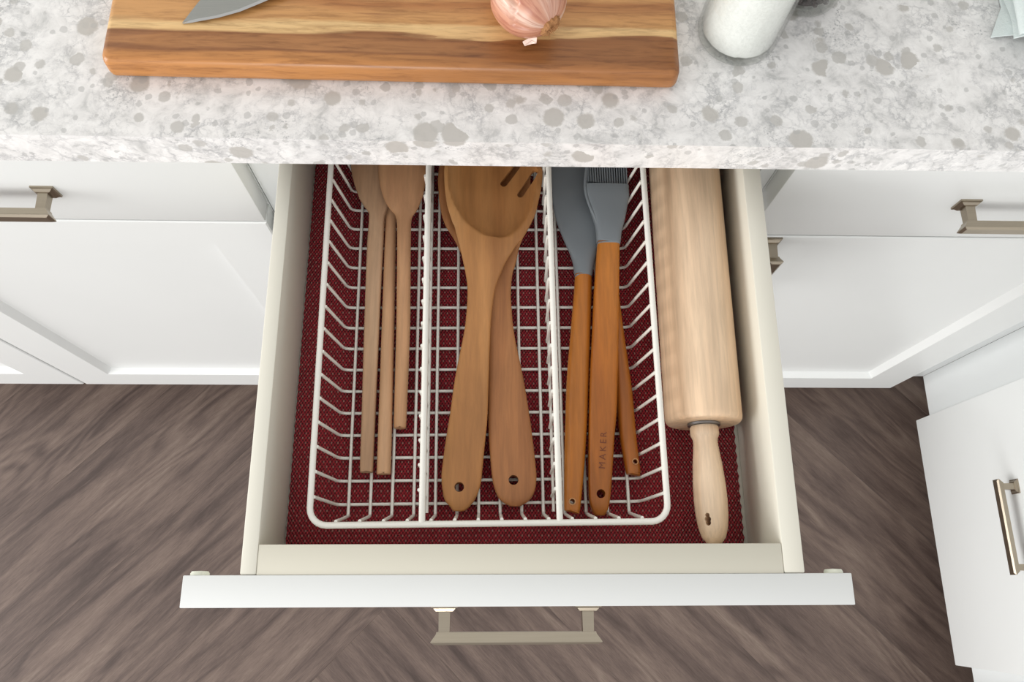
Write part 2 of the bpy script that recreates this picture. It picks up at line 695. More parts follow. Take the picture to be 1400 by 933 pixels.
def pull_mesh():
    """bar pull along x, standing off towards -y, centred on the face"""
    bm = bmesh.new()

    def frust(cx, levels):
        prev = None
        for (y, hx, hz) in levels:
            r = [bm.verts.new((cx + a * hx, y, b * hz)) for a, b in ((-1, -1), (1, -1), (1, 1), (-1, 1))]
            if prev:
                for k in range(4):
                    bm.faces.new((prev[k], prev[(k + 1) % 4], r[(k + 1) % 4], r[k]))
            else:
                bm.faces.new(r[::-1])
            prev = r
        bm.faces.new(prev)
    mm = 0.001
    for s in (-1, 1):
        frust(s * 52.5 * mm, [(0, 9.5 * mm, 8.5 * mm), (-1.6 * mm, 9.5 * mm, 8.5 * mm), (-2.2 * mm, 8 * mm, 7 * mm),
                              (-4.2 * mm, 6.2 * mm, 5.4 * mm), (-4.6 * mm, 4.4 * mm, 4.2 * mm)])
        frust(s * 52.5 * mm, [(-4.4 * mm, 4.2 * mm, 4.2 * mm), (-20 * mm, 4.0 * mm, 4.0 * mm)])
    frust(0, [(-18.5 * mm, 58 * mm, 4.4 * mm), (-20 * mm, 58.4 * mm, 4.8 * mm), (-25.0 * mm, 62 * mm, 6.6 * mm), (-25.7 * mm, 62 * mm, 6.6 * mm),
              (-27.2 * mm, 59.5 * mm, 4.2 * mm)])
    bmesh.ops.recalc_face_normals(bm, faces=bm.faces)
    me = bpy.data.meshes.new('pull')
    bm.to_mesh(me)
    bm.free()
    me.materials.append(M['nickel'])
    return me


PULL = pull_mesh()


def pull(parent, loc, rot=(0, 0, 0), name='pull'):
    o = bpy.data.objects.new(name, PULL)
    col.objects.link(o)
    o.parent = parent
    o.location = Vector(loc) - root_of(parent).location
    o.rotation_euler = rot
    o['label'] = 'brushed nickel bar pull'
    return o


def shaker_door(parent, x0, x1, z0, z1, rail=0.062):
    """frame with a bevelled inner edge, panel recessed behind it"""
    bm = bmesh.new()
    y = YF

    def rect(ax0, ax1, az0, az1, yy):
        return [bm.verts.new(p) for p in ((ax0, yy, az0), (ax1, yy, az0), (ax1, yy, az1), (ax0, yy, az1))]
    b = 0.0012
    L = [rect(x0, x1, z0, z1, y + TH), rect(x0, x1, z0, z1, y + b), rect(x0 + b, x1 - b, z0 + b, z1 - b, y),
         rect(x0 + rail, x1 - rail, z0 + rail, z1 - rail * 0.8, y),
         rect(x0 + rail + 0.007, x1 - rail - 0.007, z0 + rail + 0.007, z1 - rail * 0.8 - 0.007, y + 0.009),
         rect(x0 + rail + 0.007, x1 - rail - 0.007, z0 + rail + 0.007, z1 - rail * 0.8 - 0.007, y + TH)]
    for A, B in zip(L, L[1:] + L[:1]):
        for k in range(4):
            bm.faces.new((A[k], A[(k + 1) % 4], B[(k + 1) % 4], B[k]))
    d = link_mesh('door', bm, 'white', parent)
    bm = bmesh.new()
    box(bm, x0 + rail + 0.006, x1 - rail - 0.006, y + 0.009, y + 0.017, z0 + rail + 0.006, z1 - rail * 0.8 - 0.006)
    link_mesh('panel', bm, 'white', d)
    return d


def carcass(parent, x0, x1, stiles, rails, y0=0.05):
    bm = bmesh.new()
    for a, b in ((x0, x0 + 0.016), (x1 - 0.016, x1)):
        box(bm, a, b, y0 + 0.02, 0.60, 0.11, 0.868)
    box(bm, x0 + 0.016, x1 - 0.016, y0 + 0.02, 0.59, 0.11, 0.126)
    box(bm, x0 + 0.016, x1 - 0.016, 0.59, 0.60, 0.11, 0.868)
    link_mesh('body', bm, 'trim', parent)
    bm = bmesh.new()
    for a, b in stiles:
        box(bm, a, b, y0, y0 + 0.02, 0.11, 0.868)
    xa, xb = x0, x1
    for a, b in rails:
        xs = sorted(stiles)
        for (s0, s1), (t0, t1) in zip(xs, xs[1:]):
            if t0 - s1 > 0.02:
                box(bm, s1, t0, y0 + 0.0002, y0 + 0.0198, a, b)
    link_mesh('face_frame', bm, 'trim', parent)
    bm = bmesh.new()
    box(bm, x0, x1, 0.11, 0.125, 0.0005, 0.1095)
    link_mesh('toe_kick', bm, 'dark', parent)


RAILS = [(0.11, 0.14), (0.685, 0.715), (0.848, 0.868)]

# left unit: two drawers over two doors
cl = thing('base_cabinet', (-0.65, 0.33, 0), 'white base cabinet with two flat drawers over two panelled doors', 'cabinet')
carcass(cl, -1.099, -0.2012, [(-1.099, -1.065), (-0.668, -0.630), (-0.236, -0.2012)], RAILS)
for x0, x1 in ((-1.0955, -0.6500), (-0.6460, -0.2021)):
    d = nbox('drawer', 'white', cl, x0, x1, YF, YF + TH, 0.7125, 0.850, bev=0.0012)
    pull(d, ((x0 + x1) / 2, YF, 0.767))
    dd = shaker_door(cl, x0, x1, 0.110, 0.7095)

# right unit: one drawer over one door, then a plain filler to the corner
cr = thing('base_cabinet', (0.47, 0.33, 0), 'white base cabinet with one flat drawer over one panelled door beside the corner', 'cabinet')
carcass(cr, 0.2492, 0.683, [(0.2492, 0.282), (0.650, 0.683)], RAILS)
d = nbox('drawer', 'white', cr, 0.2500, 0.6815, YF, YF + TH, 0.6960, 0.850, bev=0.0012)
pull(d, (0.476, YF, 0.764))
dd = shaker_door(cr, 0.2500, 0.6815, 0.107, 0.6925)
pull(dd, (0.2775, YF, 0.629), (0, math.pi / 2, 0))
nbox('filler', 'trim', cr, 0.6832, 0.7389, 0.050, 0.068, 0.11, 0.868, bev=0.0006)

# middle unit: the open drawer over one door
cc = thing('base_cabinet', (0.025, 0.33, 0), 'white base cabinet whose top drawer is pulled wide open', 'cabinet')
carcass(cc, -0.2004, 0.2486, [(-0.2004, -0.166), (0.236, 0.2486)], [(0.11, 0.14), (0.685, 0.715), (0.850, 0.868)])
dd = shaker_door(cc, -0.1980, 0.2465, 0.110, 0.6925)
pull(dd, (0.215, YF, 0.625), (0, math.pi / 2, 0))
YB = -0.2645    # inner face of the drawer box front
ZD = 0.834
dr = nbox('drawer', 'cream', cc, -0.1595, 0.2150, -0.2835, 0.216, 0.752, 0.7625, bev=0.0006)
nbox('side_panel', 'cream', dr, -0.1597, -0.1490, -0.2838, 0.2165, 0.7627, ZD, bev=0.0012)
nbox('side_panel', 'cream', dr, 0.2010, 0.2152, -0.2838, 0.2165, 0.7627, ZD, bev=0.0012)
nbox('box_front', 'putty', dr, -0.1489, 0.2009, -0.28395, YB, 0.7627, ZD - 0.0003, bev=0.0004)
nbox('back_panel', 'cream', dr, -0.1488, 0.2008, 0.203, 0.2165, 0.7627, ZD - 0.004, bev=0.001)
fp = nbox('front_panel', 'white', dr, -0.1960, 0.2465, -0.3042, -0.2840, 0.698, ZD + 0.0002, bev=0.0006)
pull(dr, (0.0240, -0.3042, 0.764))
for bx in (-0.1880, 0.2378):
    bm = bmesh.new()
    lathe(bm, [(0, 0), (0.0062, 0), (0.0062, 0.0012), (0.0054, 0.0026), (0, 0.0030)], (bx, -0.2839, 0.8255), (0, 1, 0), 20)
    link_mesh('bumper', bm, 'rubber', dr, smooth=40)

# cabinet run along the right-hand side
def side_cabinet(y0, y1, label, yfront):
    c = thing('base_cabinet', (1.04, (y0 + y1) / 2, 0), label, 'cabinet')
    bm = bmesh.new()
    box(bm, 0.759, 1.34, y0 + 0.0005, y0 + 0.016, 0.11, 0.868)
    box(bm, 0.759, 1.34, y1 - 0.016, y1 - 0.0005, 0.11, 0.868)
    box(bm, 0.759, 1.34, y0 + 0.016, y1 - 0.016, 0.11, 0.126)
    link_mesh('body', bm, 'trim', c)
    bm = bmesh.new()
    ya, yb = yfront
    box(bm, 0.739, 0.7588, y0, ya + 0.012, 0.11, 0.868)
    box(bm, 0.739, 0.7588, yb - 0.012, y1, 0.11, 0.868)
    for z0, z1 in ((0.11, 0.135), (0.415, 0.445), (0.685, 0.715), (0.845, 0.868)):
        box(bm, 0.7392, 0.7586, ya + 0.012, yb - 0.012, z0, z1)
    link_mesh('face_frame', bm, 'trim', c)
    for z0, z1, zp in ((0.104, 0.428, 0.322), (0.432, 0.694, 0.575), (0.698, 0.850, 0.774)):
        d = nbox('drawer', 'white', c, 0.7175, 0.7388, ya, yb, z0, z1, bev=0.0012)
        pull(d, (0.7175, (ya + yb) / 2, zp), (0, 0, -math.pi / 2))
    bm = bmesh.new()
    box(bm, 0.815, 0.83, y0, y1, 0.0005, 0.1095)
    link_mesh('toe_kick', bm, 'dark', c)
    return c


side_cabinet(-0.4285, 0.0499, 'white three drawer base cabinet adjoining the corner filler at right angles', (-0.4035, -0.0245))
side_cabinet(-0.9285, -0.4295, 'white three drawer base cabinet farther from the corner filler', (-0.9035, -0.4545))

# countertop: one L-shaped slab with a rounded nose
bm = bmesh.new()
outline = [(-1.7, -0.0050), (0.690, 0.0016), (0.690, -1.0), (1.36, -1.0), (1.36, 0.6195), (-1.7, 0.6195)]
ZB, ZT = 0.8700, 0.9055
lo = [bm.verts.new((x, y, ZB)) for x, y in outline]
hi = [bm.verts.new((x, y, ZT)) for x, y in outline]
bm.faces.new(lo[::-1])
bm.faces.new(hi)
for k in range(6):
    bm.faces.new((lo[k], lo[(k + 1) % 6], hi[(k + 1) % 6], hi[k]))
es = [e for e in bm.edges if all(abs(v.co.z - ZT) < 1e-6 for v in e.verts) and
      all(v.co.y < 0.3 and v.co.x < 0.8 for v in e.verts)]
bmesh.ops.bevel(bm, geom=es, offset=0.0055, segments=5, affect='EDGES', profile=0.5)
tag(link_mesh('countertop', bm, 'quartz', None, smooth=35), 'white quartz countertop with grey speckles and pebbles over the cabinets', 'countertop')

# ------------------------------------------------------------------ liner mat in the drawer
bm = bmesh.new()
mx0, mx1, my0, my1 = -0.1483, 0.1985, -0.2640, 0.2025
ztop, zbot = 0.7660, 0.7632
NX, NY = 70, 120
top = []
for j in range(NY + 1):
    row = []
    for i in range(NX + 1):
        x = mx0 + (mx1 - mx0) * i / NX
        y = my0 + (my1 - my0) * j / NY
        if i == NX:
            x += -0.0012 * (j % 2)
        if i == 0:
            x += 0.0006 * (j % 2)
        row.append(bm.verts.new((x, y, ztop - (0.0010 if i in (0, NX) or j in (0, NY) else 0))))
    top.append(row)
for j in range(NY):
    for i in range(NX):
        bm.faces.new((top[j][i], top[j][i + 1], top[j + 1][i + 1], top[j + 1][i]))
edge = [top[0][i] for i in range(NX)] + [top[j][NX] for j in range(NY)] + [top[NY][i] for i in range(NX, 0, -1)] + [top[j][0] for j in range(NY, 0, -1)]
low = [bm.verts.new((v.co.x, v.co.y, zbot)) for v in edge]
for k in range(len(edge)):
    k2 = (k + 1) % len(edge)
    bm.faces.new((edge[k], low[k], low[k2], edge[k2]))
bm.faces.new(low)
tag(link_mesh('drawer_liner', bm, 'mat', None), 'dark red woven liner mat covering the floor of the open drawer', 'liner')

# ------------------------------------------------------------------ wire basket
ZR, ZW = 0.8205, 0.7685         # rim and lower (cross) wires
BX, BY0, BY1 = 0.0040, -0.2500, 0.1240
HW_R, HW_B = 0.1240, 0.1150     # half widths at rim and floor
wb = thing('wire_basket', (BX, -0.2306, 0.766), 'white coated wire basket with three compartments on the red liner', 'basket')
# rim: rounded rectangle
cr_ = 0.012
pts = []
for cx, cy, a0 in ((BX + HW_R - cr_, BY0 + cr_, -90), (BX + HW_R - cr_, BY1 - cr_, 0), (BX - HW_R + cr_, BY1 - cr_, 90), (BX - HW_R + cr_, BY0 + cr_, 180)):
    for k in range(7):
        a = math.radians(a0 + 15 * k)
        pts.append((cx + cr_ * math.cos(a), cy + cr_ * math.sin(a), ZR))
bm = bmesh.new()
tube(bm, pts, 0.0023, 10, closed=True)
link_mesh('rim', bm, 'coat', wb, smooth=60)


def rounded(pts, r=0.004):
    """round the inner corners of a polyline"""
    P = [Vector(p) for p in pts]
    out = [P[0]]
    for a, b, c in zip(P, P[1:], P[2:]):
        d1, d2 = (a - b).normalized(), (c - b).normalized()
        q1, q2 = b + d1 * r, b + d2 * r
        for k in range(5):
            t = k / 4
            out.append(q1 * (1 - t) ** 2 + b * 2 * t * (1 - t) + q2 * t * t)
    out.append(P[-1])
    return out


wr = 0.00125
ncross = 20
for k in range(ncross):
    y = -0.2306 + 0.01755 * k
    bm = bmesh.new()
    e = HW_R - 0.0022
    tube(bm, rounded([(BX - e, y, ZR), (BX - HW_B, y, ZW), (BX + HW_B, y, ZW), (BX + e, y, ZR)], 0.006), wr, 7)
    link_mesh('cross_wire', bm, 'coat', wb, smooth=60)
for k in range(14):
    x = -0.1019 + 0.01628 * k
    zl = ZW + 2 * wr - 0.0002
    bm = bmesh.new()
    tube(bm, rounded([(x, BY0 + 0.0026, ZR), (x, BY0 + 0.0105, zl), (x, BY1 - 0.0105, zl), (x, BY1 - 0.0026, ZR)], 0.003), wr, 7)
    link_mesh('long_wire', bm, 'coat', wb, smooth=60)
for xd in (-0.0430, 0.0522):
    bm = bmesh.new()
    tube(bm, [(xd, BY0 + 0.0005, ZR), (xd, BY1 - 0.0005, ZR)], 0.0023, 10)
    dv = link_mesh('divider', bm, 'coat', wb, smooth=60)
    bm = bmesh.new()
    zb = ZW + 4 * wr + 0.0002
    tube(bm, [(xd, BY0 + 0.012, zb), (xd, BY1 - 0.012, zb)], wr, 7)
    link_mesh('lower_rail', bm, 'coat', dv, smooth=60)
    for k in range(ncross):
        y = -0.2306 + 0.01755 * k + 0.004
        bm = bmesh.new()
        tube(bm, [(xd - 0.0024, y, ZR + 0.0008), (xd - 0.0024, y, ZR - 0.004), (xd - 0.0012, y, zb - 0.0005)], wr, 6)
        link_mesh('upright_wire', bm, 'coat', dv, smooth=60)
wb.rotation_euler = (0, 0, 0.0105)

# ------------------------------------------------------------------ utensils
def single(name, st, mat, label, cat, power=3.0, group=None, sub=5, n=28, bowl=None):
    bm = bmesh.new()
    loft(bm, st, power, n=n, sub=sub, bowl=bowl)
    return tag(link_mesh(name, bm, mat, None, smooth=50), label, cat, group)


# left compartment -------------------------------------------------
sA = [(-88.9, -205.8, 776.8, 4.4, 3.4), (-88.9, -205.0, 776.8, 4.9, 4.0), (-89.5, -159.9, 776.8, 5.3, 4.2), (-90.2, -112.6, 776.8, 5.8, 4.2), (-90.8, -63.2, 777.0, 6.2, 4.4),
      (-90.9, -25.2, 778.5, 6.6, 4.4), (-90.2, -0.1, 782, 6.4, 4.2), (-90.0, 6.9, 783.5, 8.2, 3.4), (-91.3, 18.3, 784.5, 14.0, 2.4, -0.6), (-91.8, 31.6, 785, 18.5, 2.0, -1.4),
      (-92.2, 46.8, 785, 21.5, 2.0, -1.8), (-93.0, 70, 785, 21.5, 2.0, -1.8), (-93.6, 92, 785, 15.5, 2.0, -1), (-94, 100, 785, 8, 1.6), (-94, 102.5, 785, 2, 1)]
single('wooden_spoon', sA, 'spoon_grey', 'wooden spoon with flat squared greyish brown handle nearest the basket edge', 'spoon', 4.0)
bm = bmesh.new()
sB = [(-76.0, -203.0, 777.2, 4.9, 4.2), (-76.0, -202.4, 777.2, 5.3, 4.7), (-77.5, -100.3, 777.0, 5.1, 4.7), (-79.7, 2.7, 776.2, 4.5, 4.0), (-82.0, 40, 775.6, 4.5, 3.0),
      (-83, 58, 775.0, 8, 2.2), (-84, 76, 775.0, 13, 2.0), (-85, 95, 775.0, 13, 2.0), (-85.5, 103, 775, 6, 1.4)]
single('wooden_spoon', sB, 'spoon_pale', 'thin round wooden handle squeezed between two wooden spoons', 'spoon', 2.2)
sC = [(-65.1, -170.4, 777, 4.2, 4.0), (-65.1, -169.6, 777, 4.8, 4.7), (-65.0, -101.9, 781, 5.4, 5.0), (-65.6, -65.9, 784, 5.5, 5.0), (-66.6, -18, 788.5, 5.6, 4.8), (-67.0, -3.0, 790.2, 6.6, 4.0),
      (-67.1, 4.5, 791, 11.4, 3.0, -1.2), (-68.0, 14.6, 791.6, 15.9, 2.4, -2.8), (-69.0, 27.8, 792, 18.9, 2.2, -4.2), (-69.8, 41.1, 792, 20.0, 2.0, -5.0), (-70.6, 60, 792, 19.6, 2.0, -5.0),
      (-71.4, 78, 792, 15, 2.0, -3.6), (-71.8, 86, 792, 9, 1.8, -1.5), (-72, 89, 792, 2.5, 1)]
single('wooden_spoon', sC, 'spoon_pale', 'wooden spoon lying bowl down with the shortest round handle', 'spoon', 2.3)

# middle compartment ------------------------------------------------
sE = [(23.0, -234.2, 778.6, 3.2, 2.0), (23.0, -233.4, 778.6, 5.2, 2.6), (23.0, -229.8, 778.6, 10.8, 3.8), (23.0, -224.4, 778.6, 14.3, 4.4), (22.9, -216.2, 778.6, 16.4, 4.6), (22.0, -205.2, 778.2, 17.0, 4.6),
      (19.9, -182.8, 777.5, 16.8, 4.6), (18.5, -165.7, 778, 16.1, 4.5), (16.0, -136.8, 778.6, 14.2, 4.2), (12.1, -101.2, 779.8, 11.2, 4.2), (10.4, -76.8, 780.5, 10.5, 4.2),
      (8.6, -63.8, 781, 12.1, 4.0), (6.2, -49.6, 781.6, 16.0, 3.6), (5.0, -39.1, 782.2, 20.2, 3.2, 0.5), (3.2, -24.7, 783, 25.4, 2.8, 2), (1.9, -8.7, 784, 32.4, 2.4, 4),
      (-0.4, 7.4, 785, 36.7, 2.2, 6), (-1.4, 25.1, 785.5, 38.4, 2.0, 7), (-1.8, 43.6, 785.5, 38.4, 2.0, 7), (-2, 66, 785.5, 33, 2.0, 6), (-2, 84, 785.5, 22, 2.0, 3.5), (-2, 92, 785.5, 10, 1.6, 1), (-2, 94, 785.5, 3, 1)]
oE = single('wooden_spoon', sE, 'spoon_red', 'reddish wooden spoon lying underneath the slotted one', 'spoon', 3.4)
cut(oE, [rod_cutter((0.0218, -0.2151, 0.78), 0.0037)])
sD = [(-19.9, -237.6, 778.4, 2.6, 2.0), (-19.8, -236.7, 778.4, 4.6, 2.8), (-19.2, -233.2, 778.4, 8.4, 3.8), (-18.7, -227.9, 778.5, 11.8, 4.4), (-17.5, -217.1, 778.8, 14.7, 4.6), (-16.7, -206.2, 779.4, 15.2, 4.6),
      (-14.4, -184.2, 781.4, 14.9, 4.5), (-12.4, -167.3, 783.4, 14.4, 4.2), (-10.2, -139.0, 787.2, 13.0, 4.0), (-6.6, -104.4, 790.4, 10.4, 4.0), (-5.1, -86.7, 791.8, 9.9, 4.0), (-3.7, -68.8, 793, 10.7, 4.0),
      (-2.6, -56.7, 794, 13.1, 3.8), (-1.2, -40.3, 795.5, 18.1, 3.6), (0.2, -29.5, 796.6, 22.8, 3.4, 0.4), (1.2, -23.0, 797.2, 25.9, 3.2, 3.2), (2.7, -14.5, 798, 30.1, 3.0, 5.4), (4.3, 0.0, 799, 35.7, 2.8, 7.2), (5.2, 16.7, 800, 38.9, 2.6, 8.4),
      (5.7, 28.1, 800, 40.2, 2.5, 8.8), (5.9, 38.3, 800, 40.2, 2.5, 8.8), (6, 56, 800, 36.5, 2.5, 8), (6, 74, 800, 27, 2.5, 5.5), (6, 84, 800, 17, 2.2, 2.5), (6, 88, 800, 7, 1.6, 0.6), (6, 89, 800, 2, 1)]


def bowl_of(cx, cy, ax, ay, depth):
    def fn(x, y):
        e = math.hypot((x - cx) / ax, (y - cy) / ay)
        return depth * (1 - e ** 2.4) ** 0.55 if e < 1 else 0.0
    return fn


oD = single('slotted_spoon', sD, 'spoon_warm', 'large wooden slotted spoon lying on top of another wooden spoon', 'spoon', 3.2, sub=9, n=64, bowl=bowl_of(5, 33, 36.5, 56, 9.0))


def slot_cutter(p0, p1, r):
    bm = bmesh.new()
    a, b = Vector((p0[0], p0[1], 0)), Vector((p1[0], p1[1], 0))
    d = (b - a).normalized()
    s = Vector((-d.y, d.x, 0))
    ring = []
    for c, a0 in ((b, -90), (a, 90)):
        for k in range(9):
            an = math.radians(a0 + 22.5 * k)
            ring.append(c + (d * math.cos(an) + s * math.sin(an)) * r)
    lo_ = [bm.verts.new((q.x, q.y, 0.774)) for q in ring]
    hi_ = [bm.verts.new((q.x, q.y, 0.815)) for q in ring]
    n = len(ring)
    bm.faces.new(lo_[::-1])
    bm.faces.new(hi_)
    for k in range(n):
        bm.faces.new((lo_[k], lo_[(k + 1) % n], hi_[(k + 1) % n], hi_[k]))
    return bm


cut(oD, [rod_cutter((-0.0187, -0.2203, 0.78), 0.0036),
         slot_cutter((0.0145, 0.0275), (0.0330, 0.0540), 0.0029), slot_cutter((0.0282, 0.0165), (0.0402, 0.0350), 0.0027)])

# right compartment --------------------------------------------------
F = thing('silicone_spatula', (0.0725, -0.14, 0.7725), 'spatula with grey silicone blade and straight round wooden handle', 'spatula')
bm = bmesh.new()
loft(bm, [(65.4, -236.6, 782, 5.2, 5.0), (65.4, -235.8, 782, 6.0, 5.8), (67.8, -205.7, 781, 7.6, 7.2), (70.3, -172.0, 780.6, 8.5, 7.9), (72.5, -137.0, 781, 8.7, 7.9), (75.6, -100.9, 781.4, 8.0, 7.4), (78.7, -63.4, 782, 7.2, 6.8), (79.6, -48.6, 782.2, 6.8, 6.4)], 2.3)
fh = link_mesh('handle', bm, 'acacia_handle', F, smooth=50)
cut(fh, [rod_cutter((0.0650, -0.2316, 0.78), 0.0019)])
bm = bmesh.new()
tube(bm, [(0.0650 + 0.0023 * math.cos(a * 0.3927), -0.2316 + 0.0023 * math.sin(a * 0.3927), 0.7880) for a in range(16)], 0.0004, 5, closed=True)
link_mesh('hole_rim', bm, 'hole_ring', F, smooth=60)
bm = bmesh.new()
loft(bm, [(79.5, -49.6, 782.2, 7.0, 6.7), (79.6, -48.7, 782.2, 7.3, 7.0), (80.1, -38.4, 782.4, 8.9, 6.2), (80.2, -28.6, 782.8, 11.8, 5.0), (80.0, -16.7, 783, 16.4, 3.6), (80.0, -4.7, 783.2, 20.6, 2.9),
          (80.0, 12.2, 783.4, 24.0, 2.5), (80.0, 32.8, 783.4, 25.2, 2.3), (80, 75, 783.4, 25.2, 2.0), (80, 90, 783.4, 22.5, 1.6), (80, 96, 783.4, 14, 1.2), (80, 97, 783.4, 5, 0.8)], 2.8)
link_mesh('blade', bm, 'silicone', F, smooth=50)

H = thing('silicone_scraper', (0.110, -0.12, 0.7712), 'slim wooden handled utensil tucked under the pastry brush', 'utensil')
bm = bmesh.new()
loft(bm, [(113.2, -208.6, 777.8, 4.8, 4.4), (113.1, -207.8, 777.8, 5.6, 5.0), (110.6, -182.7, 777.8, 6.4, 5.0), (109.6, -159.6, 777.6, 6.6, 4.9), (108.6, -136.1, 777.2, 6.4, 4.6), (105.2, -87.3, 776.6, 5.6, 4.0), (101.5, -20, 776.2, 5.0, 3.6)], 2.3)
hh = link_mesh('handle', bm, 'acacia_handle', H, smooth=50)
cut(hh, [rod_cutter((0.1142, -0.2012, 0.78), 0.0017)])
bm = bmesh.new()
tube(bm, [(0.1142 + 0.0021 * math.cos(a * 0.3927), -0.2012 + 0.0021 * math.sin(a * 0.3927), 0.7834) for a in range(16)], 0.0004, 5, closed=True)
link_mesh('hole_rim', bm, 'hole_ring', H, smooth=60)
bm = bmesh.new()
loft(bm, [(101.5, -20.5, 776.2, 5.2, 3.8), (100.5, 0, 775.2, 5.6, 3.2), (99.5, 20, 774.8, 8, 2.2), (98, 50, 774.6, 10, 2), (97, 85, 774.6, 10, 1.8), (97, 90, 774.6, 6, 1.2)], 2.5)
link_mesh('blade', bm, 'silicone', H, smooth=50)

G = thing('pastry_brush', (0.095, -0.10, 0.7725), 'pastry brush with grey silicone head, fine bristles and engraved wooden handle', 'brush')
bm = bmesh.new()
sG = [(86.3, -241.0, 778.8, 2.6, 2.6), (86.3, -240.2, 779, 4.0, 3.6), (86.3, -235.5, 779.3, 6.4, 5.2), (86.3, -227.4, 779.8, 8.0, 5.8), (87.6, -205.7, 781, 9.2, 6.2), (89.0, -183.5, 782.2, 9.9, 6.4), (90.9, -160.9, 783.6, 10.7, 6.4),
      (92.2, -138.0, 785, 10.8, 6.4), (94.6, -102.7, 787.2, 10.5, 6.2), (96.7, -66.6, 789.5, 10.0, 6.0), (99.6, -24.6, 792.3, 9.0, 5.6)]
loft(bm, sG, 3.6)
gh = link_mesh('handle', bm, 'acacia_handle', G, smooth=50)
cut(gh, [rod_cutter((0.0868, -0.2256, 0.78), 0.0033)])
bm = bmesh.new()
loft(bm, [(99.5, -25.4, 792.2, 9.3, 6.0), (99.6, -24.4, 792.3, 9.6, 6.3), (100.2, -14.2, 793, 10.6, 6.2), (100.8, -5.4, 793.6, 12.6, 5.8), (100.6, 4.9, 794.6, 15.2, 5.0), (100.2, 16.1, 795.6, 17.6, 4.6), (100.0, 22.0, 796.0, 17.8, 4.4), (100.0, 25.6, 796.2, 17.8, 4.2)], 4.5)
hd = link_mesh('brush_head', bm, 'silicone', G, smooth=50)
bm = bmesh.new()
tube(bm, [Vector(p) * 0.001 for p in catmull([(91.4, -20, 795.5), (90.4, -10, 796.5), (88.3, -3, 797.2), (84.8, 6, 797.6), (82.3, 16, 797.8), (81.6, 26, 797.8), (83.2, 40, 797.6), (84.4, 52, 797.4)], 6)], 0.0013, 8)
link_mesh('raised_edge', bm, 'silicone', hd, smooth=60)
bm = bmesh.new()
for k in range(17):
    for zl in (0, 1, 2):
        x = 84.6 + 31.6 * k / 16
        y0 = 31.0 - 4.2 * k / 16 - 2.5
        tube(bm, [Vector((x, y0, 797.6 - 2.2 * zl)) * 0.001, Vector((x + (x - 103) * 0.05, y0 + 38, 797.2 - 2.2 * zl)) * 0.001], [0.00078, 0.00055], 6)
link_mesh('bristles', bm, 'silicone', G, smooth=60)
# engraved word, running up the handle
cu = bpy.data.curves.new('lettering', 'FONT')
cu.body = 'MAKER'
cu.size = 0.0068
cu.align_x = 'CENTER'
cu.align_y = 'CENTER'
cu.space_character = 1.45
cu.extrude = 0.0003
to = bpy.data.objects.new('lettering_source', cu)
col.objects.link(to)
dg = bpy.context.evaluated_depsgraph_get()
dg.update()
tme = bpy.data.meshes.new_from_object(to.evaluated_get(dg))
bpy.data.objects.remove(to)
tme.materials.clear()
tme.materials.append(M['engraving'])
lt = bpy.data.objects.new('lettering', tme)
col.objects.link(lt)
lt.parent = G
lt.location = Vector((0.0893, -0.1935, 0.7879)) - G.location
lt.rotation_euler = (math.radians(2.0), -math.radians(3.2), math.radians(90 - 4.5))
lt.rotation_euler = (Matrix.Rotation(math.radians(3.3), 3, 'X') @ Matrix.Rotation(math.radians(85.5), 3, 'Z')).to_euler()
lt['label'] = 'small engraved capital letters'

# ------------------------------------------------------------------ rolling pin
RP = thing('rolling_pin', (0.1652, 0.0, 0.7662), 'pale wooden rolling pin lying beside the wire basket', 'rolling pin')
ax_o = (0.1654, -0.1745, 0.7951)
bm = bmesh.new()
Lb = 0.255
lathe(bm, [(0.0, 0.0005), (0.012, 0.0004), (0.0255, 0.0), (0.0272, 0.0006), (0.0284, 0.0024), (0.02875, 0.005), (0.02875, Lb - 0.005), (0.0282, Lb - 0.002), (0.0262, Lb), (0.0, Lb)], ax_o, (0, 1, 0), 56)
link_mesh('roller', bm, 'beech', RP, smooth=40)
for sgn, o_y in ((-1, -0.1745), (1, -0.1745 + Lb)):
    bm = bmesh.new()
    lathe(bm, [(0, 0.0), (0.0122, 0.0), (0.0122, 0.0016), (0.0, 0.0016)], (0.1654, o_y, 0.7951), (0, sgn, 0), 32)
    link_mesh('bearing_ring', bm, 'bearing', RP, smooth=40)
    bm = bmesh.new()
    prof = [(0, 0.0018), (0.0098, 0.0018), (0.0106, 0.003), (0.0107, 0.0078), (0.0104, 0.0092), (0.0092, 0.0118), (0.0090, 0.0145), (0.0096, 0.021), (0.0109, 0.032), (0.0119, 0.046),
            (0.0121, 0.056), (0.0117, 0.068), (0.0105, 0.077), (0.0085, 0.0836), (0.0055, 0.0876), (0.0025, 0.0892), (0, 0.0895)]
    lathe(bm, prof, (0.1654, o_y, 0.7951), (0.012 if sgn < 0 else -0.012, sgn, 0), 36)
    h = link_mesh('handle', bm, 'beech_handle', RP, smooth=50)
    if sgn < 0:
        ang = math.radians(33)
        cuts = []
        for dy, rr in ((0.0, 0.0023), (-0.0025, 0.0020), (0.0028, 0.0016)):
            cuts.append(rod_cutter((0.1664, -0.2462 + dy, 0.7951), rr, 0.03, (-math.sin(ang), 0.03, math.cos(ang))))
        cut(h, cuts)

# ------------------------------------------------------------------ cutting board, knife, shallot
bm = bmesh.new()
BXA, BXB, BYA, BYB, BZA, BZB = -0.2580, 0.1335, 0.0420, 0.2920, 0.9060, 0.9255
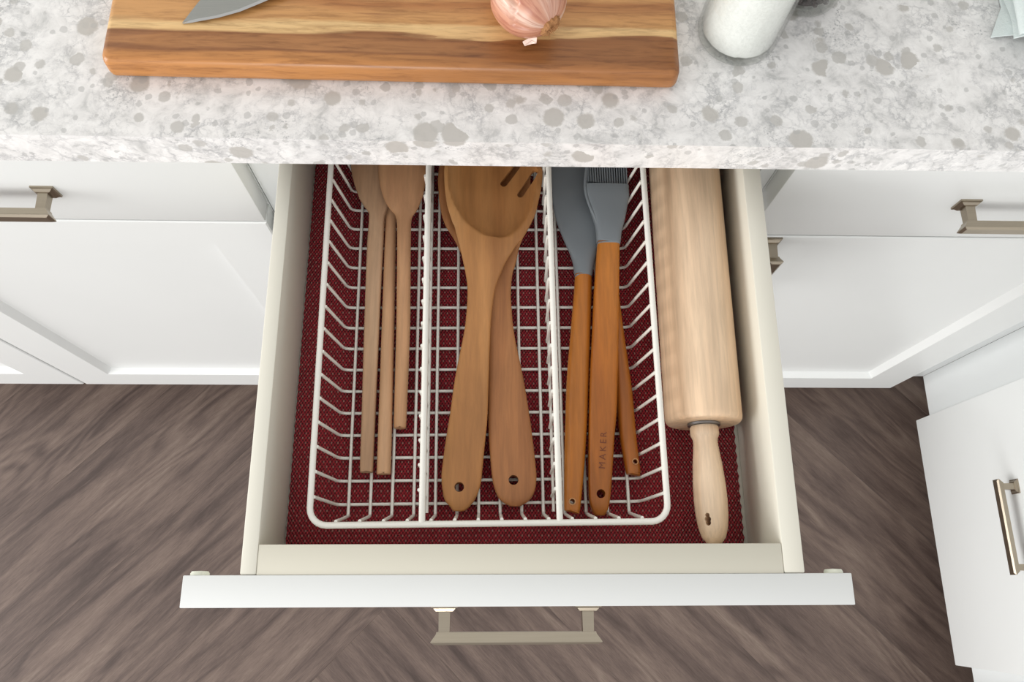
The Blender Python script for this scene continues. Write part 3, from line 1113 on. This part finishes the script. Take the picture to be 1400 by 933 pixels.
# outline slightly waisted at the ends, then rounded
ring = []
rc = 0.0055
for cx, cy, a0 in ((BXB - rc, BYA + rc, -90), (BXB - rc, BYB - rc, 0), (BXA + rc, BYB - rc, 90), (BXA + rc, BYA + rc, 180)):
    for k in range(7):
        a = math.radians(a0 + 15 * k)
        ring.append(Vector((cx + rc * math.cos(a), cy + rc * math.sin(a), 0)))
cenb = Vector(((BXA + BXB) / 2, (BYA + BYB) / 2, 0))
layers = []
for ins, z in ((0.004, 0.0), (0.0015, 0.0010), (0.0003, 0.0028), (0.0, 0.006), (0.0004, 0.0140), (0.0012, 0.0172), (0.0026, 0.0188), (0.0050, 0.0195)):
    lay = []
    for p in ring:
        q = p - cenb
        sx = 1 - ins / abs((BXB - BXA) / 2)
        sy = 1 - ins / abs((BYB - BYA) / 2)
        lay.append(bm.verts.new((cenb.x + q.x * sx, cenb.y + q.y * sy, BZA + z)))
    layers.append(lay)
n = len(ring)
for A, B in zip(layers, layers[1:]):
    for k in range(n):
        bm.faces.new((A[k], A[(k + 1) % n], B[(k + 1) % n], B[k]))
bm.faces.new(layers[0][::-1])
bm.faces.new(layers[-1])
bd = tag(link_mesh('cutting_board', bm, 'board', None, smooth=40), 'striped acacia wood cutting board on the quartz countertop', 'cutting board')
bd.rotation_euler = (0, 0, -0.0055)

KN = thing('chef_knife', (-0.11, 0.14, 0.9256), 'steel kitchen knife lying flat on the cutting board', 'knife')
edge_p = [(-206, 72.5), (-200, 73.0), (-194, 74), (-182, 76.4), (-167.7, 81.2), (-155.9, 87), (-142.6, 94), (-120, 108), (-76, 140), (-45, 166)]
spine_p = [(-206, 72.9), (-203.4, 76.6), (-201, 80.4), (-197, 87), (-191.5, 95.5), (-184, 105), (-167, 124), (-139, 150), (-100, 182), (-72, 203)]


def kz(i):
    return 926.3 + 6.0 * i / 9


bm = bmesh.new()
be = bmesh.new()
T, Bt, Eg = [], [], []
for i, (e, s) in enumerate(zip(edge_p, spine_p)):
    ev, sv = Vector((e[0], e[1], kz(i))), Vector((s[0], s[1], kz(i)))
    w = (sv - ev).length
    g = ev + (sv - ev) * min(0.30, 1.8 / max(w, 0.1))
    T.append((g + Vector((0, 0, 0.9)), sv + Vector((0, 0, 0.9))))
    Bt.append((g + Vector((0, 0, -0.5)), sv + Vector((0, 0, -0.5))))
    Eg.append(ev)


def quadstrip(b, rows):
    vs = [[b.verts.new(p * 0.001) for p in r] for r in rows]
    for A, B in zip(vs, vs[1:]):
        for k in range(len(A)):
            b.faces.new((A[k], A[(k + 1) % len(A)], B[(k + 1) % len(A)], B[k]))
    b.faces.new(vs[0])
    b.faces.new(vs[-1][::-1])


quadstrip(bm, [(t[0], t[1], b_[1], b_[0]) for t, b_ in zip(T, Bt)])
bl = link_mesh('blade', bm, 'steel', KN)
quadstrip(be, [(e, t[0], b_[0]) for e, t, b_ in zip(Eg, T, Bt)])
link_mesh('cutting_edge', be, 'edge_steel', bl)
bm = bmesh.new()
hv = Vector((0.79, 0.61, 0))
rings = []
for s, hw, ht in ((-4, 9, 5), (-2, 11, 6.5), (6, 12, 7.5), (40, 11, 7), (80, 12.5, 7.5), (105, 13, 7.5), (114, 11, 6.5), (117, 6, 4)):
    p = Vector((-66, 192, 933.4)) + hv * s
    sd = Vector((-hv.y, hv.x, 0))
    rings.append([bm.verts.new((p + sd * (hw * math.copysign(abs(math.cos(a)) ** 0.7, math.cos(a))) + Vector((0, 0, ht * math.copysign(abs(math.sin(a)) ** 0.7, math.sin(a))))) * 0.001)
                  for a in [2 * math.pi * k / 20 for k in range(20)]])
for A, B in zip(rings, rings[1:]):
    for k in range(20):
        bm.faces.new((A[k], A[(k + 1) % 20], B[(k + 1) % 20], B[k]))
bm.faces.new(rings[0][::-1])
bm.faces.new(rings[-1])
link_mesh('handle', bm, 'knife_handle', KN, smooth=50)

# shallot: bulb with two lobes, axis towards its root
rootdir = Vector((0.57, -0.81, -0.10)).normalized()
OC = Vector((0.0268, 0.0800, 0.9503))
SH = thing('shallot', (0.0268, 0.080, 0.9255), 'pink skinned shallot with a brown root end on the cutting board', 'shallot')
bm = bmesh.new()
NA, NR = 180, 48
rings = []
prof = []
for k in range(NR + 1):
    a = math.pi * k / NR
    r = 0.0248 * math.sin(a) ** 0.92
    h = 0.0258 * math.cos(a)
    if a > math.pi * 0.62:      # neck runs out to a tip
        h -= 0.016 * ((a - math.pi * 0.62) / (math.pi * 0.38)) ** 2
        r *= 1 - 0.35 * ((a - math.pi * 0.62) / (math.pi * 0.38))
    prof.append((max(r, 0), h))
for r, h in prof:
    if r < 1e-5:
        rings.append([bm.verts.new((0, 0, h))])
        continue
    ring = []
    pc = 2.42 + max(0.0, (h - 0.0087) / 0.0035) * 0.55 if h < 0.0125 else 3.02
    for k in range(NA):
        ph = 2 * math.pi * k / NA
        d = (ph - pc + math.pi) % (2 * math.pi) - math.pi
        f = 1 - 0.085 * math.exp(-(d / 0.075) ** 2) + 0.02 * math.sin(2 * ph + 0.5) + 0.025 * math.exp(-((d - 0.20) / 0.14) ** 2)
        ring.append(bm.verts.new((r * f * math.cos(ph), r * f * math.sin(ph), h)))
    rings.append(ring)
for A, B in zip(rings, rings[1:]):
    for k in range(NA):
        k2 = (k + 1) % NA
        if len(A) == 1:
            bm.faces.new((A[0], B[k], B[k2]))
        elif len(B) == 1:
            bm.faces.new((A[k], A[k2], B[0]))
        else:
            bm.faces.new((A[k], A[k2], B[k2], B[k]))
bmesh.ops.recalc_face_normals(bm, faces=bm.faces)
me = bpy.data.meshes.new('bulb')
bm.to_mesh(me)
bm.free()
me.polygons.foreach_set('use_smooth', [True] * len(me.polygons))
me.materials.append(M['onion'])
bulb = bpy.data.objects.new('bulb', me)
col.objects.link(bulb)
bulb.parent = SH
bulb.location = OC - SH.location
ROT = rootdir.to_track_quat('Z', 'Y')
bulb.rotation_euler = ROT.to_euler()
bm = bmesh.new()
rp = OC + rootdir * 0.0236
u_ = rootdir.orthogonal().normalized()
w_ = rootdir.cross(u_)
prev = None
NK = 26
for (rad, hh_) in ((0.0072, -0.002), (0.0084, 0.0012), (0.0078, 0.0036), (0.0052, 0.0044), (0.0024, 0.0026)):
    ring = [bm.verts.new(rp + rootdir * (hh_ + random.uniform(-0.0006, 0.0006)) + (u_ * math.cos(2 * math.pi * k / NK) + w_ * math.sin(2 * math.pi * k / NK) * 0.75) * rad * random.uniform(0.85, 1.12)) for k in range(NK)]
    if prev:
        for k in range(NK):
            bm.faces.new((prev[k], prev[(k + 1) % NK], ring[(k + 1) % NK], ring[k]))
    prev = ring
bm.faces.new(prev)
for k in range(14):
    a = random.uniform(0, 6.28)
    b = rp + (u_ * math.cos(a) + w_ * math.sin(a)) * 0.004 + rootdir * 0.002
    tube(bm, [b, b + rootdir * 0.002 + Vector((random.uniform(-1, 1), random.uniform(-1, 1), random.uniform(-1, 0))) * 0.004], [0.0004, 0.00015], 4)
link_mesh('root', bm, 'root', SH)
bm = bmesh.new()
fl = [Vector(p) * 0.001 for p in ((24.0, 59.6, 931.2), (25.4, 57.6, 930.0), (30.5, 58.6, 931.2), (33.2, 58.0, 932.6), (30.2, 60.0, 932.6), (33.5, 61.5, 936), (28.5, 61.2, 933))]
for a, b, c in ((0, 1, 6), (1, 2, 4), (1, 4, 6), (2, 3, 4), (4, 3, 5), (4, 5, 6)):
    dz = Vector((0, -0.0004, -0.0004))
    A = [bm.verts.new(fl[i]) for i in (a, b, c)]
    B = [bm.verts.new(fl[i] + dz) for i in (a, b, c)]
    bm.faces.new(A)
    bm.faces.new(B[::-1])
    for k in range(3):
        bm.faces.new((A[k], B[k], B[(k + 1) % 3], A[(k + 1) % 3]))
link_mesh('loose_skin', bm, 'flake', SH)

# ------------------------------------------------------------------ salt and pepper shakers
def shaker(x, y, label):
    z = 0.9056
    t = thing('glass_shaker', (x, y, z), label, 'shaker')
    bm = bmesh.new()
    R, Hh = 0.0292, 0.092
    lathe(bm, [(0, 0.0006), (0.022, 0.0004), (0.0265, 0.0), (0.0282, 0.0012), (R, 0.0045), (R, Hh), (R - 0.0022, Hh), (R - 0.0020, 0.0070), (0.0258, 0.0048), (0.022, 0.0040), (0, 0.0038)], (x, y, z), (0, 0, 1), 56)
    link_mesh('jar', bm, 'glass', t, smooth=50)
    bm = bmesh.new()
    lathe(bm, [(0, Hh + 0.026), (0.016, Hh + 0.025), (0.025, Hh + 0.020), (0.0302, Hh + 0.010), (0.0306, Hh - 0.008), (0.0296, Hh - 0.008), (0.0296, Hh + 0.0015), (0, Hh + 0.0015)], (x, y, z), (0, 0, 1), 48)
    link_mesh('lid', bm, 'steel', t, smooth=50)
    return z


SX, SY = 0.1803, 0.0897
z = shaker(SX, SY, 'clear glass shaker filled with white salt beside the cutting board')
bm = bmesh.new()
lathe(bm, [(0, 0.0042), (0.0215, 0.0045), (0.0250, 0.0054), (0.0266, 0.0078), (0.0268, 0.011), (0.0268, 0.018), (0.0268, 0.024), (0.0268, 0.032), (0.0268, 0.042), (0.0268, 0.054), (0.0268, 0.066), (0.022, 0.069), (0, 0.070)], (SX, SY, z), (0, 0, 1), 64)
for v_ in bm.verts:
    q = Vector((v_.co.x - SX, v_.co.y - SY, 0))
    if q.length > 0.015:
        k_ = 1 - 0.05 * abs(mnoise.noise(v_.co * 260))
        v_.co.x, v_.co.y = SX + q.x * k_, SY + q.y * k_
sa = link_mesh('salt', bm, 'salt', None, smooth=60, kind='stuff')
tag(sa, 'coarse white salt inside the glass shaker', 'salt')
PX, PY = 0.2325, 0.1328
shaker(PX, PY, 'clear glass shaker filled with dark peppercorns behind the salt shaker')
bm = bmesh.new()
lathe(bm, [(0, 0.0044), (0.0215, 0.0050), (0.0232, 0.0070), (0.0234, 0.060), (0, 0.062)], (PX, PY, z), (0, 0, 1), 40)
for k in range(520):
    a = random.uniform(0, 6.283)
    h = random.uniform(0.0085, 0.058)
    bmesh.ops.create_icosphere(bm, subdivisions=1, radius=random.uniform(0.0018, 0.0024),
                               matrix=Matrix.Translation((PX + 0.0243 * math.cos(a), PY + 0.0243 * math.sin(a), z + h)))
pe = link_mesh('peppercorns', bm, 'pepper', None, smooth=70, kind='stuff')
tag(pe, 'dark peppercorns inside the glass shaker', 'peppercorns')

# ------------------------------------------------------------------ folded tea towel
bm = bmesh.new()


def sheet(fn, nu, nv, th=0.0011):
    g0 = [[Vector(fn(i / nu, j / nv)) for j in range(nv + 1)] for i in range(nu + 1)]
    nrm = [[None] * (nv + 1) for _ in range(nu + 1)]
    for i in range(nu + 1):
        for j in range(nv + 1):
            a = g0[min(i + 1, nu)][j] - g0[max(i - 1, 0)][j]
            b = g0[i][min(j + 1, nv)] - g0[i][max(j - 1, 0)]
            nrm[i][j] = a.cross(b).normalized() if a.cross(b).length > 1e-12 else Vector((0, 0, 1))
    A = [[bm.verts.new(g0[i][j]) for j in range(nv + 1)] for i in range(nu + 1)]
    B = [[bm.verts.new(g0[i][j] - nrm[i][j] * th) for j in range(nv + 1)] for i in range(nu + 1)]
    for i in range(nu):
        for j in range(nv):
            bm.faces.new((A[i][j], A[i + 1][j], A[i + 1][j + 1], A[i][j + 1]))
            bm.faces.new((B[i][j], B[i][j + 1], B[i + 1][j + 1], B[i + 1][j]))
    for i in range(nu):
        bm.faces.new((A[i][0], B[i][0], B[i + 1][0], A[i + 1][0]))
        bm.faces.new((A[i][nv], A[i + 1][nv], B[i + 1][nv], B[i][nv]))
    for j in range(nv):
        bm.faces.new((A[0][j], A[0][j + 1], B[0][j + 1], B[0][j]))
        bm.faces.new((A[nu][j], B[nu][j], B[nu][j + 1], A[nu][j + 1]))


def tow_lower(u, v):
    # bottom layer: left hem kinks outward near the front corner
    y = 0.0905 + 0.26 * v - 0.010 * u
    flare = max(0.0, 1 - v / 0.10)
    x0 = 0.3805 - 0.0125 * flare
    x = x0 + (0.56 - x0) * u
    zz = 0.9072 + 0.010 * min(1, u * 14) * (0.35 + 0.65 * min(1, v * 9)) + 0.0016 * math.sin(v * 26) * min(1, u * 10)
    return (x, y, zz)


def tow_mid(u, v):
    y = 0.0840 + 0.26 * v - 0.016 * u
    x0 = 0.3790 + 0.0016 * math.sin(v * 22)
    x = x0 + (0.56 - x0) * u
    return (x, y, 0.9135 + 0.0075 * min(1, u * 16) + 0.0010 * math.sin(v * 20 + 1))


def tow_top(u, v):
    # folded over at the left: starts below, rolls round and runs right on top
    y = 0.0800 + 0.26 * v - 0.020 * u
    if u < 0.18:
        a = math.pi * (1 - u / 0.18) - math.pi / 2
        r = 0.0036
        x, zz = 0.3790 - r * math.cos(a), 0.9222 - r * math.sin(a) + r
    else:
        w = (u - 0.18) / 0.82
        x, zz = 0.3790 + 0.180 * w, 0.9294 + 0.0015 * math.sin(w * 9 + v * 5)
    return (x + 0.0012 * math.sin(v * 13), y, zz)


sheet(tow_lower, 40, 40)
sheet(tow_mid, 40, 40)
sheet(tow_top, 44, 40)
tag(link_mesh('tea_towel', bm, 'cloth', None, smooth=60), 'folded pale blue grey cloth towel lying on the quartz countertop', 'towel')
